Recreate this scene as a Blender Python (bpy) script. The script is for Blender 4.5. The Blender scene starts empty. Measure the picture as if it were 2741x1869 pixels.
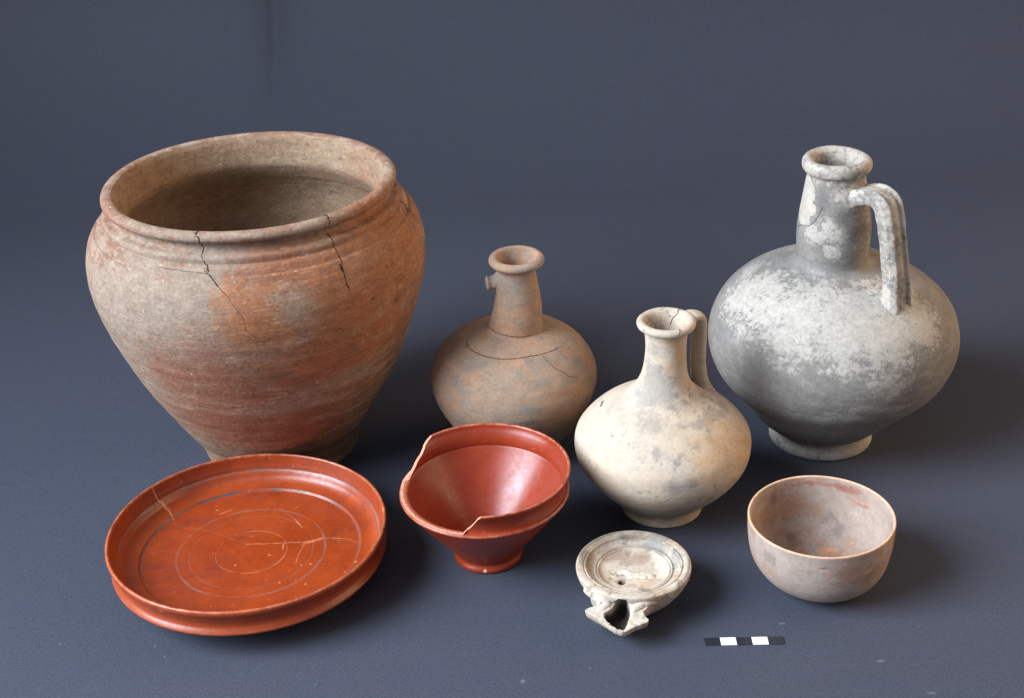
import bpy, math, random
import numpy as np
from mathutils import Matrix, Vector, noise as mnoise

S = 0.6                       # metres per layout unit (the camera stands one unit above the paper)
random.seed(4)
scene = bpy.context.scene
COL = scene.collection

# ------------------------------------------------------------------ camera
cam_data = bpy.data.cameras.new("camera")
cam = bpy.data.objects.new("camera", cam_data)
COL.objects.link(cam)
cam_data.sensor_width = 36
cam_data.lens = 52.11
cam_data.clip_start = 0.01
cam_data.clip_end = 50
m = Matrix.Rotation(math.radians(90 - 28.146), 4, 'X') @ Matrix.Rotation(math.radians(-2.623), 4, 'Z')
m.translation = Vector((0, 0, 1.0 * S))
cam.matrix_world = m
scene.camera = cam

# ------------------------------------------------------------------ light
world = bpy.data.worlds.new("World")
scene.world = world
world.use_nodes = True
bg = world.node_tree.nodes['Background']
bg.inputs['Color'].default_value = (0.74, 0.82, 1.0, 1)
bg.inputs['Strength'].default_value = 0.30

def area(name, loc, target, size, energy, color, spread=180):
    l = bpy.data.lights.new(name, 'AREA')
    l.shape = 'RECTANGLE'
    l.size, l.size_y = size
    l.energy = energy
    l.color = color
    l.spread = math.radians(spread)
    o = bpy.data.objects.new(name, l)
    COL.objects.link(o)
    o.location = loc
    o.rotation_euler = (Vector(target) - Vector(loc)).to_track_quat('-Z', 'Y').to_euler()
    return o

area("window_light", (-1.58, 0.16, 1.28), (0.16, 0.54, 0.02), (1.3, 1.5), 33, (0.76, 0.86, 1.0), 80)
area("warm_room_light", (1.95, 1.22, 0.90), (-0.05, 0.72, 0.0), (2.5, 1.7), 14, (1.0, 0.66, 0.34), 100)

scene.view_settings.view_transform = 'Standard'
scene.view_settings.look = 'None'
scene.view_settings.exposure = 0.32
scene.view_settings.gamma = 1

# ------------------------------------------------------------------ node helpers
def lin(h, k=1.0):
    h = h.lstrip('#')
    out = []
    for i in (0, 2, 4):
        c = int(h[i:i + 2], 16) / 255
        c = c / 12.92 if c <= 0.04045 else ((c + 0.055) / 1.055) ** 2.4
        out.append(c * k)
    return (*out, 1)

class Mat:
    def __init__(s, name, rough=0.9, spec=0.3):
        s.m = bpy.data.materials.new(name)
        s.m.use_nodes = True
        s.nt = s.m.node_tree
        s.b = s.nt.nodes['Principled BSDF']
        s.b.inputs['Roughness'].default_value = rough
        s.b.inputs['Specular IOR Level'].default_value = spec
        s.tc = s.nt.nodes.new('ShaderNodeTexCoord').outputs['Object']
        s.patches = []
        s.lines = []
        s._wob = {}
    def N(s, t): return s.nt.nodes.new(t)
    def L(s, a, b): s.nt.links.new(a, b)
    def put(s, sock, v):
        if isinstance(v, bpy.types.NodeSocket): s.L(v, sock)
        else: sock.default_value = v
    def math(s, op, a, b=0.0, c=0.0, clamp=False):
        n = s.N('ShaderNodeMath'); n.operation = op; n.use_clamp = clamp
        s.put(n.inputs[0], a); s.put(n.inputs[1], b); s.put(n.inputs[2], c)
        return n.outputs[0]
    def vmath(s, op, a, b=(0, 0, 0), scale=None):
        n = s.N('ShaderNodeVectorMath'); n.operation = op
        s.put(n.inputs[0], a); s.put(n.inputs[1], b)
        if scale is not None: s.put(n.inputs['Scale'], scale)
        return n.outputs['Value'] if op in ('LENGTH', 'DOT_PRODUCT', 'DISTANCE') else n.outputs['Vector']
    def scaled(s, v, off=(0, 0, 0)):
        n = s.N('ShaderNodeMapping'); s.L(s.tc, n.inputs['Vector'])
        n.inputs['Scale'].default_value = v; n.inputs['Location'].default_value = off
        return n.outputs[0]
    def noise(s, scale, detail=3.0, rough=0.55, dist=0.0, vec=None, color=False):
        n = s.N('ShaderNodeTexNoise'); s.L(vec or s.tc, n.inputs['Vector'])
        n.inputs['Scale'].default_value = scale; n.inputs['Detail'].default_value = detail
        n.inputs['Roughness'].default_value = rough; n.inputs['Distortion'].default_value = dist
        return n.outputs['Color' if color else 'Fac']
    def step(s, x, lo, hi):
        n = s.N('ShaderNodeMapRange'); n.interpolation_type = 'SMOOTHSTEP'
        s.put(n.inputs['Value'], x)
        n.inputs['From Min'].default_value = lo; n.inputs['From Max'].default_value = hi
        return n.outputs['Result']
    def lerp(s, x, a, b, lo=0.0, hi=1.0):
        n = s.N('ShaderNodeMapRange'); s.put(n.inputs['Value'], x)
        n.inputs['From Min'].default_value = lo; n.inputs['From Max'].default_value = hi
        n.inputs['To Min'].default_value = a; n.inputs['To Max'].default_value = b
        return n.outputs['Result']
    def mix(s, f, a, b, mode='MIX'):
        n = s.N('ShaderNodeMix'); n.data_type = 'RGBA'; n.blend_type = mode; n.clamp_factor = True
        s.put(n.inputs['Factor'], f); s.put(n.inputs[6], a); s.put(n.inputs[7], b)
        return n.outputs[2]
    def attr(s, name):
        n = s.N('ShaderNodeAttribute'); n.attribute_name = name
        return n.outputs['Fac']
    def z(s):
        n = s.N('ShaderNodeSeparateXYZ'); s.L(s.tc, n.inputs[0]); return n.outputs[2]
    def radius(s):
        return s.vmath('LENGTH', s.scaled((1, 1, 0)))
    def wob(s, amount, scale):
        if (amount, scale) not in s._wob:
            c = s.noise(scale, 3, 0.6, color=True)
            c = s.vmath('SUBTRACT', c, (0.5, 0.5, 0.5))
            c = s.vmath('SCALE', c, scale=amount * 2)
            s._wob[(amount, scale)] = s.vmath('ADD', s.tc, c)
        return s._wob[(amount, scale)]
    def patch(s, lst, soft=1.0, grain=None, amt=0.9):
        """broad stain: its shape is stored on the mesh, its ragged edge comes from grain noise"""
        big = [p for p in lst if (max(p[1]) if isinstance(p[1], tuple) else p[1]) >= .0022]
        small = [p for p in lst if p not in big]
        out = None
        if big:
            name = 'patch%d' % len(s.patches)
            s.patches.append((name, big, soft))
            a = s.attr(name)
            g = grain if grain is not None else s.noise(70, 5, .7)
            on = s.step(a, 0.0, 0.15)
            a = s.math('ADD', a, s.math('MULTIPLY', s.math('SUBTRACT', g, .5), amt * 4.5))
            out = s.math('MULTIPLY', s.step(a, .1, .9), on)
        if small:
            v = s.blobmax(small, .6, s.wob(.0012, 250))
            out = v if out is None else s.math('MAXIMUM', out, v)
        return out
    def blob(s, center, rad, soft=0.5, vec=None):
        """1 inside an ellipsoid patch, fading out over `soft` of its radius"""
        d = s.vmath('SUBTRACT', vec or s.tc, center)
        r = (rad,) * 3 if isinstance(rad, (int, float)) else rad
        d = s.vmath('DIVIDE', d, r)
        return s.step(s.vmath('LENGTH', d), 1 + soft / 2, 1 - soft / 2)
    def blobmax(s, lst, soft=0.5, vec=None):
        out = None
        for c, r in lst:
            v = s.blob(c, r, soft, vec)
            out = v if out is None else s.math('MAXIMUM', out, v)
        return out
    def polyline(s, pts, w, vec=None, soft=0.4):
        """1 on a thin line through 3-D points given in object space"""
        vec = vec or s.tc
        out = None
        for a, b in zip(pts[:-1], pts[1:]):
            ba = Vector(b) - Vector(a)
            pa = s.vmath('SUBTRACT', vec, a)
            h = s.math('DIVIDE', s.vmath('DOT_PRODUCT', pa, tuple(ba)), max(ba.length_squared, 1e-12), clamp=True)
            d = s.vmath('LENGTH', s.vmath('SUBTRACT', pa, s.vmath('SCALE', tuple(ba), scale=h)))
            out = d if out is None else s.math('MINIMUM', out, d)
        return s.step(out, w * (1 + soft), w * (1 - soft))
    def cracks(s, lst, amp=.0006, scale=260, cell=.0022, soft=.4):
        """hairlines: the mesh stores the signed distance to the nearest one; noise roughens it. 1 on the line"""
        s.lines = lst
        d = s.math('ADD', s.attr('line_signed'), s.math('MULTIPLY', s.math('SUBTRACT', s.noise(scale, 3, .6), .5), 2 * amp))
        r = s.math('DIVIDE', s.math('ABSOLUTE', d), s.attr('line_width'))
        return s.math('MULTIPLY', s.step(r, 1 + soft, 1 - soft), s.math('LESS_THAN', s.attr('line_near'), cell))
    def color(s, c, wear=0.0):
        if wear:
            f = s.math('ADD', s.math('MULTIPLY', s.noise(420, 4, .75), .55), s.math('MULTIPLY', s.noise(75, 5, .7, vec=s.scaled((1, 1, 1.7), (11, 5, 2))), .45))
            g = s.lerp(f, 1 - wear, 1 + wear, .38, .62)
            v = s.N('ShaderNodeCombineColor')
            for k in range(3): s.L(g, v.inputs[k])
            n = s.N('ShaderNodeMix'); n.data_type = 'RGBA'; n.blend_type = 'MULTIPLY'; n.clamp_result = False
            n.inputs['Factor'].default_value = 1
            s.put(n.inputs[6], c); s.L(v.outputs[0], n.inputs[7])
            c = n.outputs[2]
        s.put(s.b.inputs['Base Color'], c)
    def bump(s, terms):
        """terms: list of (socket, height in metres)"""
        tot = None
        for f, h in terms:
            v = s.math('MULTIPLY', f, h)
            tot = v if tot is None else s.math('ADD', tot, v)
        n = s.N('ShaderNodeBump'); n.inputs['Strength'].default_value = 1
        n.inputs['Distance'].default_value = 1.0
        s.L(tot, n.inputs['Height']); s.L(n.outputs[0], s.b.inputs['Normal'])

# ------------------------------------------------------------------ mesh helpers
def link(name, me, mat, parent=None, **props):
    if isinstance(mat, Mat):
        bake(me, mat); mat = mat.m
    o = bpy.data.objects.new(name, me)
    COL.objects.link(o)
    if mat: me.materials.append(mat)
    if parent: o.parent = parent
    for k, v in props.items(): o[k] = v
    return o

def bake(me, M):
    """store the broad stain shapes of material M on the mesh"""
    if not M.patches and not M.lines: return
    co = np.empty(len(me.vertices) * 3, np.float32)
    me.vertices.foreach_get('co', co); co = co.reshape(-1, 3)
    for name, lst, soft in M.patches:
        best = np.zeros(len(co), np.float32)
        for c, r in lst:
            r = np.array(r if isinstance(r, tuple) else (r,) * 3)
            d = np.linalg.norm((co - np.array(c)) / r, axis=1)
            best = np.maximum(best, np.clip((1 + soft / 2 - d) / soft, 0, 1))
        A = me.attributes.new(name, 'FLOAT', 'POINT')
        A.data.foreach_set('value', best)
    if M.lines:
        near = np.full(len(co), 9.0); sgn = np.ones(len(co)); wid = np.full(len(co), 1e-3)
        nr = co * (1, 1, 0); nr = nr / np.maximum(np.linalg.norm(nr, axis=1, keepdims=True), 1e-9)
        for pts, w, dep in M.lines:
            for a, b in zip(pts[:-1], pts[1:]):
                a = np.array(a); ba = np.array(b) - a
                pa = co - a
                h = np.clip(pa @ ba / max(ba @ ba, 1e-12), 0, 1)
                q = pa - h[:, None] * ba
                rd = (q * nr).sum(1)
                q = np.where((np.abs(rd) < .008)[:, None], q - rd[:, None] * nr, q)
                d = np.linalg.norm(q, axis=1)
                sg = np.where((np.cross(ba, pa) * nr).sum(1) < 0, -1.0, 1.0)
                m = d < near - 1e-9
                near = np.where(m, d, near); sgn = np.where(m, sg, sgn); wid = np.where(m, w * (.4 + .6 * dep), wid)
        for nm, arr in (('line_near', near), ('line_signed', near * sgn), ('line_width', wid)):
            A = me.attributes.new(nm, 'FLOAT', 'POINT')
            A.data.foreach_set('value', arr.astype(np.float32))

def thing(name, x, y, label, cat, group=None):
    o = bpy.data.objects.new(name, None)
    COL.objects.link(o)
    o.location = (x * S, y * S, 0)
    o.empty_display_size = 0.02
    o['label'] = label; o['category'] = cat
    if group: o['group'] = group
    return o

def spline(pts, step):
    """centripetal-ish Catmull-Rom through points, sampled about every `step`"""
    P = [np.array(p, float) for p in pts]
    if len(P) == 2:
        n = max(1, int(np.linalg.norm(P[1] - P[0]) / step))
        return [P[0] + (P[1] - P[0]) * i / n for i in range(n + 1)]
    P = [2 * P[0] - P[1]] + P + [2 * P[-1] - P[-2]]
    out = []
    for i in range(1, len(P) - 2):
        p0, p1, p2, p3 = P[i - 1:i + 3]
        t0 = 0; t1 = t0 + max(np.linalg.norm(p1 - p0), 1e-9) ** .5
        t2 = t1 + max(np.linalg.norm(p2 - p1), 1e-9) ** .5; t3 = t2 + max(np.linalg.norm(p3 - p2), 1e-9) ** .5
        n = max(2, int(math.ceil(np.linalg.norm(p2 - p1) / step)))
        for k in range(n):
            t = t1 + (t2 - t1) * k / n
            a1 = (t1 - t) / (t1 - t0) * p0 + (t - t0) / (t1 - t0) * p1
            a2 = (t2 - t) / (t2 - t1) * p1 + (t - t1) / (t2 - t1) * p2
            a3 = (t3 - t) / (t3 - t2) * p2 + (t - t2) / (t3 - t2) * p3
            b1 = (t2 - t) / (t2 - t0) * a1 + (t - t0) / (t2 - t0) * a2
            b2 = (t3 - t) / (t3 - t1) * a2 + (t - t1) / (t3 - t1) * a3
            out.append((t2 - t) / (t2 - t1) * b1 + (t - t1) / (t2 - t1) * b2)
    out.append(P[-2])
    return out

def grid_normals(V, closed_u=True):
    du = np.roll(V, -1, 1) - np.roll(V, 1, 1)
    dv = np.empty_like(V)
    dv[1:-1] = V[2:] - V[:-2]; dv[0] = V[1] - V[0]; dv[-1] = V[-1] - V[-2]
    n = np.cross(du, dv)
    n /= np.maximum(np.linalg.norm(n, axis=2, keepdims=True), 1e-12)
    return n

def revolve(parent, strokes, parts, mat, nseg=256, step=.0018, deform=None, attrs=None, drop=None, inner_from=None, flipn=False):
    """strokes: smooth runs of (r, z) from the base centre, up the outside, over the rim, down the inside.
    parts: (name, first stroke, last stroke + 1, label or None)"""
    rows, first, sid = [], [], []
    for i, st in enumerate(strokes):
        pts = spline(st, step)
        first.append(len(rows) - (1 if rows else 0))
        if rows: pts = pts[1:]
        rows += pts; sid += [i] * len(pts)
    first.append(len(rows) - 1)
    R = np.array([max(p[0], 2e-4) for p in rows]); Z = np.array([p[1] for p in rows])
    th = np.arange(nseg) * 2 * math.pi / nseg
    r = np.repeat(R[:, None], nseg, 1); z = np.repeat(Z[:, None], nseg, 1); t = np.repeat(th[None], len(R), 0)
    at = {}
    if deform: r, z, t, ox, oy, at = deform(r, z, t, np.array(sid))
    else: ox = oy = 0
    V = np.stack([r * np.cos(t) + ox, r * np.sin(t) + oy, z], 2) * S
    NV = grid_normals(V)
    if flipn: NV = -NV
    at = dict(at)
    if inner_from is not None:
        a = np.zeros(V.shape[:2]); a[first[inner_from] + 1:] = 1; at['inner'] = a
    objs = []
    for name, s0, s1, lab in parts:
        a, b = first[s0], first[s1]
        n = b - a + 1
        v = V[a:b + 1].reshape(-1, 3)
        nv = NV[a:b + 1].reshape(-1, 3)
        i = np.arange(n - 1)[:, None] * nseg; j = np.arange(nseg)[None]
        j2 = (j + 1) % nseg
        f = np.stack([i + j, i + j2, i + nseg + j2, i + nseg + j], 2).reshape(-1, 4)
        if drop is not None:
            c = v[f].mean(1) / S
            f = f[~drop(c, np.repeat(np.arange(a, b), nseg), np.array(sid))]
        me = bpy.data.meshes.new(name)
        me.from_pydata(v.tolist(), [], f.tolist())
        me.polygons.foreach_set('use_smooth', [True] * len(me.polygons))
        for k, arr in at.items():
            A = me.attributes.new(k, 'FLOAT', 'POINT')
            A.data.foreach_set('value', arr[a:b + 1].reshape(-1).astype(np.float32))
        me.update()
        me.normals_split_custom_set_from_vertices(nv.tolist())
        o = link(name, me, mat, parent)
        if lab: o['label'] = lab
        objs.append(o)
    return objs

def nz(x, y, z, s=1.0, seed=0):
    return mnoise.noise(Vector((x * s + seed, y * s, z * s)))

def ringnoise(t, seed, n=4, amp=1.0):
    """smooth periodic noise around the wheel axis"""
    rr = random.Random(seed)
    out = 0
    for k in range(1, n + 1):
        out = out + rr.uniform(-1, 1) / k * np.cos(k * t + rr.uniform(0, 6.28))
    return out * amp

def sstep(x, a, b):
    t = np.clip((x - a) / (b - a), 0, 1)
    return t * t * (3 - 2 * t)

def loft(name, loops, mat, parent, cap=True, smooth=True, closed_v=False):
    n = len(loops[0])
    v = [tuple(float(c) * S for c in p) for l in loops for p in l]
    f = []
    m_ = len(loops)
    for i in range(m_ - 1 + (1 if closed_v else 0)):
        i2 = (i + 1) % m_
        for j in range(n):
            f.append((i * n + j, i * n + (j + 1) % n, i2 * n + (j + 1) % n, i2 * n + j))
    if cap and not closed_v:
        f.append(tuple(range(n))[::-1]); f.append(tuple((m_ - 1) * n + j for j in range(n)))
    me = bpy.data.meshes.new(name)
    me.from_pydata(v, [], f)
    me.polygons.foreach_set('use_smooth', [smooth] * len(me.polygons))
    me.update()
    return link(name, me, mat, parent)

def strap(name, path, widths, thick, az, mat, parent, ridges=0, ridge=0.0, rough=0.0, off=(0, 0), n=48, sq=.75):
    """handle: path of (radial, z) in the vertical plane at angle az; widths/thick along it"""
    a = math.radians(az)
    u = np.array([math.cos(a), math.sin(a), 0]); w = np.array([-math.sin(a), math.cos(a), 0])
    q = spline([(p[0], p[1], ww, tt) for p, ww, tt in zip(path, widths, thick)], .0018)
    loops = []
    for k, p in enumerate(q):
        p0, p1 = q[max(k - 1, 0)], q[min(k + 1, len(q) - 1)]
        tg = u * (p1[0] - p0[0]) + np.array([0, 0, 1]) * (p1[1] - p0[1])
        tg = tg / np.linalg.norm(tg)
        nn = -np.cross(w, tg)                      # outward side of the strap
        c = u * p[0] + np.array([off[0], off[1], p[1]])
        lp = []
        for j in range(n):
            g = 2 * math.pi * j / n
            cx, sy = math.cos(g), math.sin(g)
            x = math.copysign(abs(cx) ** sq, cx) * p[2] / 2
            y = math.copysign(abs(sy) ** sq, sy) * p[3] / 2
            if ridges and sy > 0: y += ridge * math.cos(2 * math.pi * ridges * (x / p[2])) * sy
            v = c + w * x + nn * y
            if rough: v = v + nn * rough * nz(v[0] * 80, v[1] * 80, v[2] * 80) + w * rough * nz(v[0] * 60, v[1] * 60, v[2] * 60, 1, 9)
            lp.append(v)
        loops.append(lp)
    return loft(name, loops, mat, parent)

# ------------------------------------------------------------------ backdrop
SCUFFS = [((-.2968, .7514, 0), .0007), ((-.2346, .7451, 0), .0006), ((-.2265, .7340, 0), .0006), ((-.0027, .6954, 0), (.0013, .0016, .002)), ((-.1285, .7014, 0), .0006), ((.2148, .6991, 0), (.0022, .0009, .002)), ((.2375, .6689, 0), (.0022, .0008, .002)), ((.1620, .7388, 0), (.0018, .0008, .002)), ((-.0654, .7719, 0), .0006)]
def backdrop():
    M = Mat('dark_blue_grey_paper', .62, .35)
    big = M.noise(2.2, 3, .5)
    streak = M.noise(1, 3, .55, vec=M.scaled((26, 120, 120)))
    grain = M.noise(900, 2, .6)
    c = M.mix(M.step(big, .3, .7), lin('#41444e'), lin('#3d414b'))
    c = M.mix(M.math('MULTIPLY', M.step(streak, .48, .72), .14), c, lin('#364066'))
    c = M.mix(M.math('MULTIPLY', M.step(M.noise(1, 3, .55, vec=M.scaled((40, 170, 170), (5, 3, 1))), .5, .75), .12), c, lin('#57524c'))
    c = M.mix(M.lerp(grain, 0, .75, .38, .62), c, lin('#323541'))
    # dust and small scuffs on the floor sheet
    dots = M.N('ShaderNodeTexVoronoi'); dots.inputs['Scale'].default_value = 22; M.L(M.tc, dots.inputs['Vector'])
    dust = M.math('MULTIPLY', M.step(dots.outputs['Distance'], .013, .006), M.step(M.noise(9, 1), .55, .6))
    c = M.mix(M.math('MULTIPLY', dust, .6), c, lin('#a9abb4'))
    scuff = M.blobmax(SCUFFS, 1.4, M.wob(.0008, 300)) if SCUFFS else 0.0
    c = M.mix(M.math('MULTIPLY', scuff, .16), c, lin('#b0b2ba'))
    M.color(c)
    M.bump([(grain, .00012), (M.noise(250, 3, .6), .0001)])
    # sheet: floor, a wide bend, then upright
    prof = [(y, 0.0) for y in np.linspace(-.6, 2.42, 44)]
    Rb = .55
    prof += [(2.42 + Rb * math.sin(a), Rb * (1 - math.cos(a))) for a in np.linspace(.05, math.radians(84), 40)]
    y0, z0 = prof[-1]
    d = (math.cos(math.radians(84)), math.sin(math.radians(84)))
    prof += [(y0 + d[0] * k, z0 + d[1] * k) for k in np.linspace(.06, 1.9, 30)]
    xs = np.concatenate([np.linspace(-2.2, -.75, 24), np.linspace(-.74, -.30, 110), np.linspace(-.28, 2.4, 40)])
    v = []
    for (y, z) in prof:
        for x in xs:
            k = sstep(z, .15, .7)
            dy = .006 * nz(x * 1.3, y, z * .8) * k
            xc = CREASE_X + .006 * math.sin(z * 9)
            dy += .0016 * math.exp(-((x - xc) / .007) ** 2) * sstep(z, .05, .22)
            dy += .007 * math.tanh((x - xc) / .03) * math.exp(-((x - xc) / .3) ** 2) * sstep(z, .03, .22)
            v.append((x * S, (y + dy) * S, z * S - .0002))
    n = len(xs)
    f = [(i * n + j, i * n + j + 1, (i + 1) * n + j + 1, (i + 1) * n + j) for i in range(len(prof) - 1) for j in range(n - 1)]
    me = bpy.data.meshes.new('backdrop')
    me.from_pydata(v, [], f)
    me.polygons.foreach_set('use_smooth', [True] * len(me.polygons))
    link('backdrop', me, M.m, kind='structure')
CREASE_X = -.443
backdrop()

# ------------------------------------------------------------------ big storage jar
def storage_jar():
    ax, ay = -.3008, 1.640
    t = thing('storage_jar', ax, ay, 'large wide-mouthed terracotta jar with dark cracks running down from its rim', 'jar')
    M = Mat('weathered_terracotta', .93, .2)
    W = M.wob(.012, 30)
    W2 = M.wob(.004, 120)
    band = M.noise(1, 4, .6, vec=M.scaled((30, 30, 130)))
    n1 = M.noise(22, 5, .65)
    n2 = M.noise(140, 4, .7)
    n3 = M.noise(1, 4, .7, vec=M.scaled((160, 160, 520)))
    c = M.mix(M.step(n1, .35, .65), lin('#87604c'), lin('#846653'))
    c = M.mix(M.step(M.math('ADD', band, M.math('MULTIPLY', n2, .5)), .70, 1.0), c, lin('#a08c78'))
    gj = M.math('ADD', M.math('MULTIPLY', n3, .45), M.math('ADD', M.math('MULTIPLY', n1, .35), M.math('MULTIPLY', n2, .2)))
    inner = M.attr('inner'); outer = M.math('SUBTRACT', 1.0, inner)
    for col, lst, k in JAR_PATCH:
        msk = M.math('MULTIPLY', M.patch(lst, 2.1, gj, 1.15), outer)
        c = M.mix(M.math('MULTIPLY', msk, k, clamp=True), c, lin(col))
    cin = M.mix(M.step(n1, .3, .7), lin('#8c6e56'), lin('#937e66'))
    cin = M.mix(M.math('MULTIPLY', M.step(n2, .5, .75), .5), cin, lin('#6d5140'))
    c = M.mix(inner, c, cin)
    c = M.mix(M.math('MULTIPLY', M.step(n3, .52, .72), .42), c, lin('#ab9682'))
    c = M.mix(M.math('MULTIPLY', M.step(M.noise(1, 4, .7, vec=M.scaled((70, 70, 170), (2, 5, 9))), .52, .68), .26), c, lin('#5e4638'))
    c = M.mix(M.math('MULTIPLY', M.step(M.noise(260, 2, .6), .66, .74), .55), c, lin('#4e382c'))
    c = M.mix(M.math('MULTIPLY', M.step(M.noise(200, 2, .6, vec=M.scaled((1, 1, 1), (7, 3, 2))), .70, .76), .6), c, lin('#caa888'))
    hs = [(n2, .0006), (n3, .0003), (band, .0002), (M.noise(1, 2, .5, vec=M.scaled((6, 6, 260))), .0004)]
    ck = M.cracks(JAR_CRACKS)
    c = M.mix(M.math('MULTIPLY', ck, .95), c, lin('#2a1b12'))
    hs.append((ck, -.0012))
    M.color(c, 0.24)
    M.bump(hs)
    st = [[(0, .004), (.08, .004), (.086, 0)],
          [(.086, 0), (.0945, .0018), (.0968, .007), (.0990, .016), (.1030, .027), (.1092, .04), (.1162, .05), (.1385, .09), (.1596, .13), (.1763, .17), (.1906, .21), (.2000, .25), (.2014, .28), (.1975, .302), (.1930, .3125), (.1887, .3193)],
          [(.1887, .3193), (.1870, .3214), (.1845, .3217)],
          [(.1845, .3217), (.1825, .3260), (.1800, .3300), (.1768, .3318)],
          [(.1768, .3318), (.1752, .3322), (.1750, .3345), (.1752, .3375), (.1742, .3405), (.1715, .3422)],
          [(.1715, .3422), (.1660, .3432), (.1622, .3462), (.1626, .3512), (.1664, .3545)],
          [(.1664, .3545), (.1702, .3560), (.1724, .3592), (.1720, .3634), (.1690, .3660), (.1635, .3668), (.1590, .3655)],
          [(.1590, .3655), (.1555, .3600), (.1530, .3500), (.1510, .3390), (.1500, .3290), (.1530, .3200)],
          [(.1530, .3200), (.1585, .3110), (.1670, .2980), (.1750, .2800), (.1785, .2580), (.176, .22), (.165, .18), (.150, .14), (.131, .10), (.110, .06), (.093, .03), (.08, .016), (.05, .012), (0, .011)]]
    def df(r, z, th, sid):
        k = sstep(z, .26, .345)
        rn = ringnoise(th, 3, 3, .0014) * k
        r = r + rn + .00012 * np.sin(z * 300 + th) * (1 - k)
        z = z + ringnoise(th, 8, 4, .0009) * k
        # the mouth is slightly oval
        x = r * np.cos(th); y = r * np.sin(th) * (1 - .035 * k)
        return np.hypot(x, y), z, np.arctan2(y, x), 0, 0, {}
    revolve(t, st, [('body', 0, 5, None), ('rim', 5, 8, None), ('interior', 8, 9, None)], M, nseg=448, step=.002, deform=df, inner_from=7)
JAR_PATCH = [
    ('#8a7868', [((-.063, -.088, .193), .05), ((-.095, -.06, .17), .05), ((-.081, -.089, .17), .045), ((-.039, -.108, .185), .036), ((-.015, -.096, .203), .03), ((-.003, -.108, .193), .022), ((-.06, -.10, .155), .045), ((-.09, -.05, .13), .045)], 1.0),
    ('#85543c', [((.029, -.104, .193), .020), ((.021, -.118, .171), .014), ((.039, -.107, .187), .018), ((-.021, -.107, .110), .030), ((-.020, -.092, .076), .034), ((-.043, -.103, .118), .022), ((.006, -.104, .099), .026), ((.03, -.08, .05), .03), ((-.09, -.055, .215), (.03, .03, .004))], .85),
    ('#98603a', [((.078, -.092, .163), .034), ((.093, -.074, .178), .030), ((.055, -.104, .138), .028), ((.030, -.117, .162), .016), ((.007, -.120, .164), .013), ((.104, -.053, .184), .036), ((.086, -.078, .131), .034), ((.006, -.114, .178), (.012, .012, .010))], .75),
    ('#8f7d6a', [((.0395, -.113, .171), .011), ((.045, -.09, .215), (.03, .02, .005)), ((.06, -.09, .100), (.03, .03, .006)), ((.02, -.10, .089), (.03, .03, .005))], .8),
    ('#75604a', [((0, 0, .012), (.12, .12, .016))], .7),
    ('#5c4230', [((.1017, -.0622, .178), .0022), ((.1025, -.0621, .1507), .0032), ((.0952, -.0586, .117), .0026), ((.0882, -.0822, .1613), .0018), ((.0705, -.0900, .1875), .0016), ((-.0147, -.1025, .1985), .0014)], .6),
    ]
JAR_CRACKS = [
    ([(-.0200, -.0905, .2195), (-.0210, -.0940, .2201), (-.0190, -.0990, .2175), (-.0198, -.0965, .2110), (-.0186, -.0940, .2060), (-.0165, -.0965, .2010), (-.0146, -.1020, .1975), (-.0146, -.1035, .1955), (-.0084, -.1112, .1892)], .00042, 1.0),
    ([(-.0084, -.1112, .1892), (-.0022, -.1157, .1832), (.0016, -.1179, .1770), (.0065, -.1202, .1693), (.0076, -.1205, .1606), (.0126, -.1202, .1554)], .00014, .6),
    ([(-.0475, -.0919, .1966), (-.0352, -.0963, .1968), (-.0261, -.1002, .1965), (-.0154, -.1043, .1956)], .00014, .5),
    ([(.0627, -.0730, .2190), (.0627, -.0762, .2195), (.0640, -.0800, .2139), (.0628, -.0765, .2060), (.0644, -.0790, .1979), (.0690, -.0845, .1931), (.0703, -.0892, .1881)], .00038, 1.0),
    ([(.0698, -.0885, .1895), (.0706, -.0900, .1865)], .0011, 1.0),
    ([(.0703, -.0892, .1881), (.0719, -.0923, .1824), (.0733, -.0936, .1757)], .00040, .9),
    ([(.1050, -.0045, .1990), (.1088, -.0075, .1945), (.1122, -.0085, .1895)], .0005, .9),
    ([(.1060, -.0050, .1955), (.1115, -.0055, .1942), (.1150, -.0040, .1930)], .0003, .8),
    ]
storage_jar()

# ------------------------------------------------------------------ red gloss ware
def red_slip(name, base, light, worn):
    M = Mat(name, .34, .5)
    n1 = M.noise(28, 4, .6); n2 = M.noise(240, 3, .65)
    c = M.mix(M.step(n1, .3, .7), lin(base), lin(light))
    c = M.mix(M.math('MULTIPLY', M.step(n2, .5, .75), .35), c, lin('#7a2b18'))
    sp = M.math('MULTIPLY', M.step(M.noise(420, 2, .6), .72, .77), .5)
    c = M.mix(sp, c, lin(worn))
    M.n1, M.n2 = n1, n2
    M.put(M.b.inputs['Roughness'], M.lerp(M.math('ADD', M.math('MULTIPLY', n1, .5), M.math('MULTIPLY', n2, .5)), .27, .46, .35, .65))
    return M, c

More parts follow.
